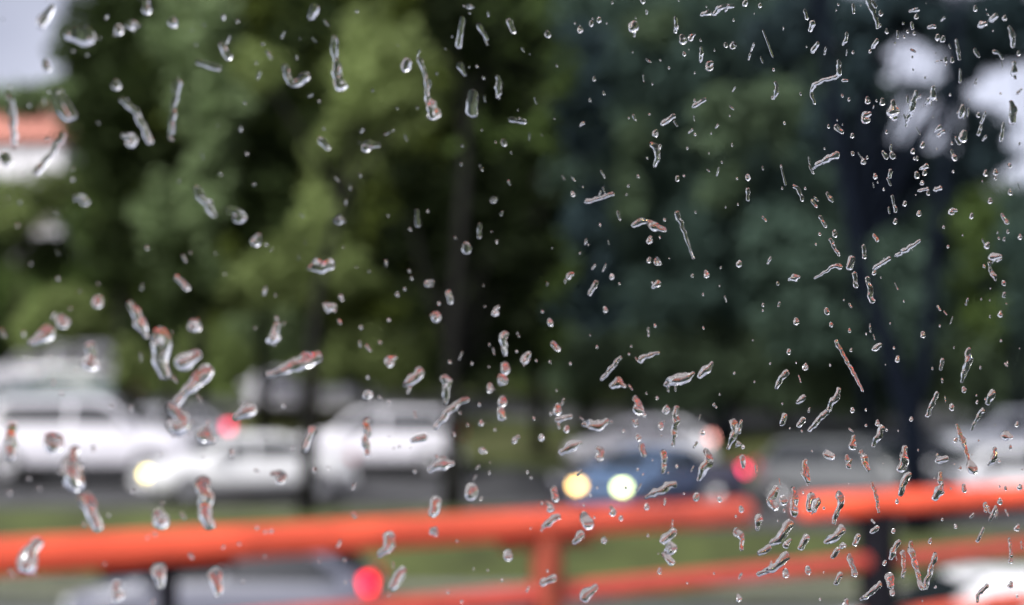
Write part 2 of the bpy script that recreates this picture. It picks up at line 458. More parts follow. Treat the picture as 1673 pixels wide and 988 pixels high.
# middle trees, left
g = gp(195, 40)
tree('deep green tree with a thin dark trunk behind the large silver car', g, [at(200, 500, 40), at(205, 300, 40)], .2,
     [B(180, 40, 40, 75), B(250, 70, 39, 60), B(225, 190, 39, 85), B(160, 130, 41, 55), B(215, 290, 40, 75), B(300, 230, 40, 45), B(190, 395, 40, 55, 80)], LM['dark'], seed=1)
g = gp(280, 33)
tree('slim dark tree with leaves low on its stem, left of the pale bushes', g, [at(277, 620, 33), at(278, 500, 33)], .14,
     [B(285, 470, 33, 60, 75), B(262, 540, 33.5, 40, 40)], LM['dark'], seed=2, dens=40)
g = gp(503, 26.1)
tree('pale yellow-green tree whose thin trunk stands in the grass between white cars', g, [at(505, 740, 26.1), at(506, 620, 26.4), at(520, 470, 27.4), at(560, 330, 28)], .19,
     [B(625, 120, 29, 85, 75), B(600, 60, 29.5, 50), B(575, 235, 29, 60), B(535, 340, 29, 45), B(660, 170, 29, 55, 60), B(420, 110, 30, 40)], LM['lime'], BARK, seed=3, dens=70, size=.15)
g = gp(330, 36)
tree('sage green tree with a light crown in the middle of the left trees', g, [at(325, 500, 36), at(325, 250, 36)], .16,
     [B(325, 60, 36, 70), B(345, 170, 36, 58, 70), B(300, 345, 36, 70, 55), B(350, 260, 36, 45), B(305, 430, 36, 50)], LM['sage'], seed=4, dens=50)
g = gp(430, 38)
tree('dense black-green conifer-like tree behind the pale bushes', g, [at(430, 500, 38), at(428, 300, 38)], .2,
     [B(425, 340, 37, 75, 70), B(450, 380, 37, 55), B(460, 190, 38, 85, 80), B(520, 60, 39, 70, 60), B(395, 270, 37.5, 60)], LM['dark'], seed=5)
g = gp(740, 26.9)
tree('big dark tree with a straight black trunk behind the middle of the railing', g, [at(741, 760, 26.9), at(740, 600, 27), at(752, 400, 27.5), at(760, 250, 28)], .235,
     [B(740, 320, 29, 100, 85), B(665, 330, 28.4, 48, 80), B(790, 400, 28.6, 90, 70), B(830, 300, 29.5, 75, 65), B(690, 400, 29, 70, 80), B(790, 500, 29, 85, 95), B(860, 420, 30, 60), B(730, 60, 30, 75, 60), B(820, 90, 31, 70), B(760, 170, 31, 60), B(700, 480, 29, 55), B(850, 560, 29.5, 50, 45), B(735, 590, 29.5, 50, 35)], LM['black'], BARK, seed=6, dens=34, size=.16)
g = gp(590, 40)
tree('olive tree filling the space behind the pale yellow-green tree', g, [at(590, 500, 40), at(580, 300, 40)], .2,
     [B(550, 150, 41, 80), B(620, 400, 40, 75), B(600, 500, 40, 70), B(480, 290, 41, 80), B(690, 200, 41, 70)], LM['olive'], seed=7)
g = gp(880, 37)
tree('yellow-olive tree at the edge where the blue-green trees begin', g, [at(880, 500, 37), at(880, 250, 37)], .18,
     [B(870, 220, 37, 50, 35), B(790, 225, 37.4, 50, 30), B(880, 110, 38, 60), B(850, 30, 38, 60), B(880, 440, 37, 50, 60), B(875, 560, 37, 40, 50)], LM['mid'], seed=8)
# bushes at the back of the left verge
def bush(label, px, py, Y, r, ry, kd, seed, more=()):
    g = gp(px, Y)
    c = at(px, py, Y)
    bl = [B(px, py, Y, r, ry)] + [B(*q) for q in more]
    tall_ = c.z - g.z > 2.6
    if tall_: label = label.replace('bush', 'young tree')
    return tree(label, g, [g + Vector((0, 0, max(.3, (c.z - g.z) * .6)))], .07, bl, LM[kd], BARKB, dens=110, size=.14, seed=seed, cat='young tree' if tall_ else 'bush', name='young_tree' if tall_ else 'bush', shell=.4)
bush('bright lime green bush above the grey van at the left', 130, 515, 41, 62, 42, 'lime', 21, [(90, 505, 41, 45, 30), (60, 540, 41, 40, 30)])
bush('lime green bush right of the dull red light, behind the large silver car', 232, 590, 40, 42, 40, 'lime', 22)
bush('pale green bush on the left edge, under the tiled house', 25, 335, 47.5, 65, 45, 'lime', 23, [(100, 305, 48, 40, 28)])
bush('long pale green bush in the clearing of the left trees', 520, 440, 36, 85, 48, 'lime', 24, [(430, 455, 36, 70, 40), (365, 480, 36.4, 50, 35)])
bush('bright green rounded bush above the white cars', 600, 575, 37, 65, 42, 'lime', 25, [(540, 600, 37, 50, 25)])
bush('sage green bush above the red-roofed house at the left edge', 30, 165, 50, 60, 26, 'sage', 38, [(95, 160, 50, 45, 30)])
bush('shadowy bush left of the lavender-grey outbuilding', 70, 412, 49, 60, 34, 'dark', 39)
bush('dark green low bush behind the two rear white cars', 450, 560, 50, 75, 50, 'sage', 26)
bush('small dark bush left of the tall shadowy tree', 545, 535, 48, 42, 40, 'dark', 27)
bush('low olive bush left of the straight dark trunk', 680, 590, 47, 60, 45, 'yellow', 28)
bush('grey-green bush in the gap right of the straight dark trunk', 790, 622, 48, 32, 24, 'sage', 29)
bush('small yellow-green bush at the edge of the lot, right of centre', 860, 632, 46, 26, 28, 'yellow', 30)
bush('dark hedge-like bush behind the dark car, left edge', -30, 590, 50, 60, 60, 'dark', 31)
bush('mid green bush behind the large silver car', 330, 600, 48, 70, 60, 'yellow', 32, [(260, 640, 47, 50, 35), (360, 660, 47, 50, 30)])
bush('low grey-green bush behind the blue car', 960, 600, 40.5, 90, 60, 'teallight', 33)
bush('grey-green bush behind the dark sedan', 1110, 590, 40.5, 100, 70, 'teallight', 34)
bush('dull green bush behind the sloping murky grey car', 1280, 600, 40.5, 100, 70, 'teallight', 35)
bush('dull bush between the two stems of the forked tree', 1440, 625, 41, 75, 65, 'teal', 36)
bush('grey-green bush behind the white car at the right', 1610, 600, 40.5, 100, 80, 'teallight', 37)
# right trees
g = gp(1490, 26.5)
tree('dark forked tree with two leaning blue-black stems right of centre', g + Vector((0, 0, 0)), [at(1490, 700, 26.5), at(1466, 620, 26.5), at(1425, 490, 26.5), at(1398, 400, 26.6), at(1375, 250, 26.8), at(1350, 90, 27), at(1330, -60, 27)], .25,
     [B(1340, 20, 27.5, 60, 45), B(1270, 60, 28, 60, 45), B(1385, 55, 27.2, 40, 30), B(1350, 210, 27.4, 34, 60), B(1545, 40, 27.5, 38, 45), B(1600, 40, 28, 60, 40), B(1552, 140, 27.2, 14, 30), B(1545, 290, 27.2, 26, 45), B(1500, -40, 28, 80, 25), B(1400, 125, 27, 34, 30), B(1395, 200, 27.4, 44, 60), B(1410, 50, 27, 34, 50), B(1595, 50, 28, 60, 50), B(1650, 30, 28, 50, 50), B(1562, 120, 27, 20, 55), B(1500, 147, 27, 40, 9), B(1455, 265, 27.5, 45, 30), B(1555, 285, 27.5, 45, 45), B(1400, 300, 27.5, 40, 40), B(1455, 0, 27.3, 40, 20), B(1465, 147, 27.1, 28, 11), B(1522, 150, 27.1, 30, 12), B(1448, 185, 27.2, 14, 34), B(1490, 262, 27.5, 56, 18), B(1500, 40, 27.6, 62, 22), B(1600, 262, 28.4, 60, 28), B(1590, 110, 28.4, 26, 26), B(1425, 50, 28, 32, 45), B(1485, 22, 28.2, 60, 34), B(1430, 118, 28, 26, 26), B(1418, 200, 28, 26, 40), B(1500, 285, 28, 50, 30), B(1600, 215, 28.4, 40, 42), B(1640, 60, 28.4, 60, 42), B(1575, 215, 28, 20, 50)],
     LM['navy'], BARKN, seed=9, dens=120, size=.17, sat=0,
     forks=[(.17, [at(1490, 700, 26.5), at(1512, 600, 26.4), at(1522, 450, 26.3), at(1545, 250, 26.2), at(1560, 60, 26.2), at(1575, -60, 26.2)])])
g = gp(1180, 40)
tree('blue-green tree with two lighter hollows above the dark sedan', g, [at(1180, 500, 40), at(1175, 250, 40)], .2,
     [B(1180, 380, 40, 90, 70), B(1120, 480, 40, 90, 60), B(1240, 330, 40.5, 60, 80), B(1090, 100, 41, 85, 75), B(1190, 80, 41, 60)], LM['tealdark'], BARKN, seed=10)
g = gp(1165, 46)
tree('grey-green tree glimmering through the blue-green trees', g, [at(1165, 500, 46), at(1160, 300, 46)], .2,
     [B(1175, 200, 38, 42, 55), B(1265, 190, 38, 42, 60), B(1035, 230, 40, 30, 35), B(1180, 310, 38.5, 36, 40), B(1070, 50, 40, 50, 30), B(1025, 320, 38.5, 26, 40)], LM['teallight'], BARKN, seed=11, dens=60)
g = gp(1040, 48)
tree('broad even blue-green tree filling the space behind the slate dark tree', g, [at(1040, 500, 48), at(1040, 250, 48)], .24,
     [B(970, 60, 47, 90, 90), B(1080, 160, 47, 90), B(1000, 280, 47, 90), B(1110, 330, 47, 85), B(1040, 440, 47, 95), B(950, 540, 47, 70), B(1140, 520, 47, 80, 70), B(1140, 40, 47, 80)], LM['teal'], BARKN, seed=16, dens=60)
g = gp(1270, 48)
tree('broad blue-green tree filling the space left of the forked tree', g, [at(1270, 500, 48), at(1270, 250, 48)], .24,
     [B(1240, 90, 47, 80), B(1310, 170, 47, 75), B(1220, 260, 47, 85), B(1320, 320, 47, 80), B(1240, 420, 47, 85), B(1350, 460, 47, 75), B(1290, 560, 47, 80, 60)], LM['teal'], BARKN, seed=17, dens=60)
g = gp(955, 42)
tree('slate dark tree just right of the yellow-olive tree', g, [at(960, 500, 42), at(955, 250, 42)], .2,
     [B(960, 100, 42, 60, 80), B(950, 200, 42, 50, 60), B(960, 380, 42, 55, 80), B(970, 500, 42, 60, 70)], LM['navy'], BARKN, seed=12)
g = gp(1420, 38)
tree('mid blue-green tree seen between the forked stems and the open middle', g, [at(1400, 500, 38), at(1390, 350, 38)], .18,
     [B(1290, 420, 38, 75, 80), B(1460, 330, 38, 50, 60), B(1465, 430, 38, 55, 70), B(1440, 540, 38, 80, 60), B(1310, 530, 38, 70, 50)], LM['teal'], BARKN, seed=13)
g = gp(1600, 40)
tree('green tree under the bright sky at the right edge', g, [at(1605, 500, 40), at(1610, 400, 40)], .16,
     [B(1600, 330, 40, 40, 50), B(1590, 430, 40, 36, 60), B(1625, 540, 40, 60, 60)], LM['mid'], BARKN, seed=14)
g = gp(1660, 37)
tree('dark green tree cut by the right edge of the view', g, [at(1660, 500, 37), at(1665, 430, 37)], .18,
     [B(1665, 430, 37, 45, 60), B(1690, 520, 37, 50, 60), B(1740, 380, 37, 50, 60), B(1655, 40, 38, 35, 35)], LM['tealdark'], BARKN, seed=15)

# ------------------------------------------------------------------ cars
def car_parts(kind):
    # stations x, top z, half width at belt, cabin? ; profile front to back
    if kind == 'sedan':
        L, H, belt = 4.5, 1.44, .93
        prof = [(2.25, .62), (2.15, .74), (1.95, .80), (1.2, .93), (.45, 1.40), (.1, 1.44), (-.7, 1.42), (-1.5, 1.02), (-1.95, 1.0), (-2.17, .92), (-2.25, .66)]
        cab = (1.1, .4, -.8, -1.5)
    elif kind == 'hatch':
        L, H, belt = 4.0, 1.48, .95
        prof = [(2.0, .62), (1.92, .76), (1.75, .84), (1.15, .96), (.45, 1.43), (.1, 1.48), (-1.2, 1.46), (-1.75, 1.10), (-1.9, .98), (-1.97, .8), (-2.0, .6)]
        cab = (1.08, .4, -1.25, -1.75)
    elif kind == 'suv':
        L, H, belt = 4.4, 1.68, 1.08
        prof = [(2.2, .70), (2.15, .90), (1.95, 1.0), (1.15, 1.1), (.55, 1.6), (.2, 1.68), (-1.6, 1.66), (-2.0, 1.25), (-2.1, 1.1), (-2.17, .9), (-2.2, .65)]
        cab = (1.08, .5, -1.6, -2.0)
    else:  # van
        L, H, belt = 4.9, 1.98, 1.15
        prof = [(2.45, .72), (2.4, .95), (2.2, 1.05), (1.65, 1.2), (.95, 1.88), (.5, 1.97), (-1.9, 1.98), (-2.3, 1.6), (-2.37, 1.3), (-2.42, 1.0), (-2.45, .7)]
        cab = (1.55, .85, -1.95, -2.3)
    return L, H, belt, prof, cab
def car(kind, px, Y, rz, paint, label, name='parked_car', lit_head=None, lit_tail=None, group=None, cat='car', z=None, X=None, sc=1.0):
    x = (px - 836.5) / FPX * Y if X is None else X
    zz = gz(x, Y) + .015 if z is None else z
    t = thing(name, label, cat, (x, Y, zz), R(rz), group)
    t.scale = (sc, sc, sc)
    L, H, belt, prof, cab = car_parts(kind)
    hw = .87 if kind != 'van' else .93
    pz = lambda xx: float(np.interp(-xx, [-p[0] for p in prof], [p[1] for p in prof]))
    def wid(xx):
        e = abs(xx) / (L / 2); return hw * (1 - .16 * max(0, e - .72) / .28 * max(0, e - .72) / .28 - .02)
    xs = sorted(set([p[0] for p in prof] + [L/2 * k / 14 for k in range(-14, 15)]), reverse=True)
    def sec(xx):
        tp = pz(xx); w_ = wid(xx); bz = .24 if abs(xx) < L/2 - .25 else .32
        bt = min(belt, tp - .05)
        g = max(0.0, tp - belt)
        rw = w_ * (1 - .24 * min(1, g / (H - belt))) if g > 0 else w_ * .86
        side = [(w_ * .86, bz), (w_ * .97, bz + .1), (w_, (bz + bt) / 2), (w_ * .985, bt - .06), (w_ * .95, bt), (rw + (w_*.95 - rw) * .12 if g > .05 else w_ * .90, tp - min(.07, g * .3 + .01)), (rw * .9, tp - .012), (rw * .5, tp + .01)]
        pts = [(-y, z_) for y, z_ in side] + [(y, z_) for y, z_ in reversed(side)]
        return [Vector((xx, y, z_)) for y, z_ in pts]
    vs, fs = [], []; n = 16
    for xx in xs: vs += sec(xx)
    for i in range(len(xs) - 1):
        for k in range(n): fs.append((i*n+k, i*n+(k+1) % n, i*n+n+(k+1) % n, i*n+n+k))
    fs.append(tuple(range(n))); fs.append(tuple(range((len(xs)-1)*n + n - 1, (len(xs)-1)*n - 1, -1)))
    obj('body', vs, fs, paint, t, True)
    # glass
    a0, a1, b1, b0 = cab
    def top(xx, f, lift=.012): return Vector((xx + (lift if xx > 0 else -lift) * .6, f * wid(xx) * .74, pz(xx) + lift))
    def slab(name, grid, off):
        v = [p for row in grid for p in row]; nr, nc = len(grid), len(grid[0]); v2 = [p - off for p in v]
        f = [(i*nc+j, i*nc+j+1, i*nc+nc+j+1, i*nc+nc+j) for i in range(nr-1) for j in range(nc-1)]
        k = len(v)
        f += [tuple(q + k for q in reversed(ff)) for ff in f]
        per = [j for j in range(nc)] + [i*nc+nc-1 for i in range(1, nr)] + [(nr-1)*nc+j for j in range(nc-2, -1, -1)] + [i*nc for i in range(nr-2, 0, -1)]
        f += [(per[i], per[i-1], per[i-1]+k, per[i]+k) for i in range(len(per))]
        return obj(name, v + v2, f, M['glass'], t)
    slab('windscreen', [[top(a0 + (a1 - a0) * i / 4, f) for f in (-.95, -.5, 0, .5, .95)] for i in range(5)], Vector((0, 0, .01)))
    slab('rear_window', [[top(b1 + (b0 - b1) * i / 4, f) for f in (-.95, -.5, 0, .5, .95)] for i in range(5)], Vector((0, 0, .01)))
    def sd(xx, f, s):
        tp = pz(xx); w_ = wid(xx); g = max(0, tp - belt); rw = w_ * (1 - .24 * min(1, g / (H - belt)))
        lo = Vector((xx, s * (w_ * .95 + .012), belt + .03)); hi = Vector((xx, s * (rw + (w_*.95 - rw) * .12 + .012), max(belt + .04, tp - .11)))
        return lo.lerp(hi, f)
    mids = [a0 - .12, (a0 + b0) / 2 + .25, b0 + .15]
    for s in (-1, 1):
        for q in range(2):
            u0, u1 = mids[q] - (.04 if q else 0), mids[q+1] + (.04 if not q else 0)
            slab('side_window', [[sd(u0 + (u1-u0) * j / 5, i / 3, s) for j in range(6)] for i in range(4)], Vector((0, s * .01, 0)))
        wr = .33 if kind in ('suv', 'van') else .31
        for wx in (L/2 - .83, -L/2 + .8):
            mb = MB(); c = Vector((wx, s * (hw - .09), wr))
            mb.tube([c + Vector((0, -.1, 0)), c + Vector((0, -.085, 0)), c + Vector((0, .085, 0)), c + Vector((0, .1, 0))], [wr*.9, wr, wr, wr*.9], 22)
            wo = mb.build('wheel', M['rubber'], t)
            rm = MB(); c2 = c + Vector((0, s * .1, 0))
            rm.tube([c2 - Vector((0, .012, 0)), c2 + Vector((0, .012, 0))], wr * .62, 18)
            for q in range(5):
                an = q * 2 * math.pi / 5; rm.tube([c2 + Vector((0, s*.014, 0)), c2 + Vector((math.cos(an)*wr*.55, s*.014, math.sin(an)*wr*.55))], .022, 6)
            rm.build('rim', M['rim'], wo)
        hm = lit_head[0 if s > 0 else 1] if lit_head else M['lens']
        hz = pz(L/2 - .12) - .11
        MB().box((L/2 - .06, s * hw * .66, hz), (.16, .22, .15), .03).build('headlight', hm or M['lens'], t)
        tm = lit_tail if lit_tail and s > 0 else M['redlens']
        tz = pz(-L/2 + .1) - .04
        MB().box((-L/2 + .05, s * hw * .70, tz), (.14, .24, .20), .03).build('tail_light', tm, t)
        MB().box((a0 - .22, s * (hw + .09), belt + .07), (.12, .2, .13), .03).build('door_mirror', paint, t)
        MB().box((0, s * (hw + .004), .3), (L * .52, .03, .09), .01).build('sill', M['trim'], t)
    MB().box((L/2 - .02, 0, .42), (.16, hw * 1.7, .2), .05).build('front_bumper', paint, t)
    MB().box((-L/2 + .02, 0, .44), (.16, hw * 1.7, .2), .05).build('rear_bumper', paint, t)
    MB().box((L/2 + .03, 0, .58), (.05, hw * .9, .1), .01).build('grille', M['trim'], t)
    MB().box((-L/2 - .07, 0, .6), (.02, .5, .12)).build('number_plate', M['plate'], t)
    return t
def paint(name, c, metal=0.0): return mat(name, c, .35, metal=metal, spec=.4, coat=.25, noise=.05, scale=1.5)
PW, PS, PG = paint('white_paint', (.70, .70, .72)), paint('silver_paint', (.24, .24, .27), .0), paint('grey_paint', (.27, .28, .30), .15)
PB, PD, PT = paint('blue_paint', (.09, .14, .24)), paint('dark_navy_paint', (.03, .03, .05)), paint('dark_green_paint', (.02, .05, .05))
PL, PBK = paint('pale_lilac_white_paint', (.58, .57, .62)), paint('black_paint', (.012, .013, .02))
GL = 'cars parked beyond the grass bank'
car('suv', 152, 30.2, 2, paint('large_silver_paint', (.52, .51, .56)), 'large silver car with its bonnet pointing right, first of the parked cars', 'parked_car', group=GL, sc=1.15)
car('hatch', 262, 34.0, 181, PS, 'silver hatchback with a pinkish tail light left of the white sedan', 'parked_car', lit_tail=M['tail_dim'], group=GL)
car('sedan', 405, 28.0, 207, PW, 'white sedan with a glowing yellow headlight, in front of the large silver car', 'parked_car', lit_head=[M['hl_low'], None], group=GL)
car('suv', 618, 33.2, 182, PL, 'pale white estate car parked left of the straight dark trunk', 'parked_car', group=GL)
car('hatch', 452, 41.2, -82, PL, 'white car parked nose-on in the rear row, left one of a pair', 'parked_car', group='white cars in the rear row')
car('hatch', 562, 41.2, -95, PW, 'white car parked nose-on in the rear row, right one of a pair', 'parked_car', group='white cars in the rear row')
car('van', 98, 45.5, 176, PS, 'grey van in the rear row behind the large silver car', 'parked_van', group='cars in the rear row', cat='van')
car('sedan', 112, 41.0, 170, PT, 'dark green car with a dull red light beside the lime bush', 'parked_car', lit_tail=M['tail_dull'], group='cars in the rear row')
car('hatch', 1052, 29.6, -126, PB, 'blue hatchback facing us with both headlights lit', 'oncoming_car', lit_head=[M['hl_cool'], M['hl_warm']], group='cars on the far road')
car('sedan', 1056, 30.9, 180, PD, 'dark navy sedan with a magenta tail light behind the railing', 'dark_sedan', lit_tail=M['tail_dim'], group='cars on the far road')
car('hatch', 1046, 36.2, 172, PW, 'white hatchback with a pink tail light behind the dark navy sedan', 'white_hatchback', lit_tail=M['tail_pink'], group='cars on the far road')
car('suv', 1392, 29.6, -38, paint('dull_silver_paint', (.085, .09, .095)), 'murky grey car whose bonnet slopes down to the right above the rail gap', 'grey_car', group='cars on the far road')
car('hatch', 1440, 33.5, 178, PBK, 'black hatchback behind the foot of the forked tree', 'black_hatchback', group='cars on the far road')
car('hatch', 1605, 30.0, 200, PW, 'bright white hatchback above the right end of the upper rail', 'white_hatchback', group='cars on the far road')
car('suv', 1650, 36.5, 184, paint('pale_grey_paint', (.42, .44, .48), .1), 'pale grey car behind the bright white hatchback', 'grey_car', group='cars on the far road')
car('hatch', 383, 17.5, 178, paint('blue_grey_paint', (.11, .115, .15), .0), 'blue-grey hatchback braking on the lower road, seen between the rails', 'passing_car', lit_tail=M['tail'], group='cars on the lower road', z=.02)
car('sedan', 1625, 14.2, 182, PW, 'white sedan on the lower road at the bottom right corner', 'passing_car', group='cars on the lower road', z=.02)

# ------------------------------------------------------------------ window of our vehicle
WY0, WSL = .238, math.tan(R(22))           # depth straight ahead, yaw of the pane
WD = Vector((math.cos(R(22)), math.sin(R(22)), 0)); WN = Vector((-WD.y, WD.x, 0)); WU = Vector((0, 0, 1))
WO = Vector((0, WY0, 3.2))
win = thing('vehicle_window', 'clear side window covered in raindrops that everything is seen through', 'window', WO)
def wbox(u0, u1, v0, v1, n0, n1):
    return MB().add([WD * u + WU * v + WN * q for u in (u0, u1) for v in (v0, v1) for q in (n0, n1)],
                    [(0, 1, 3, 2), (4, 6, 7, 5), (0, 4, 5, 1), (2, 3, 7, 6), (0, 2, 6, 4), (1, 5, 7, 3)])
wbox(-1.3, 1.3, -.55, .65, -.004, 0).build('glass_pane', M_GLASS, win)
fr = MB()
for a_ in ((-1.36, 1.36, .64, .70), (-1.36, 1.36, -.62, -.54), (-1.36, -1.29, -.54, .64), (1.29, 1.36, -.54, .64)):
    q = wbox(*a_, -.03, .012); fr.add(q.v, q.f)
fr.build('window_frame', M['frame'], win)

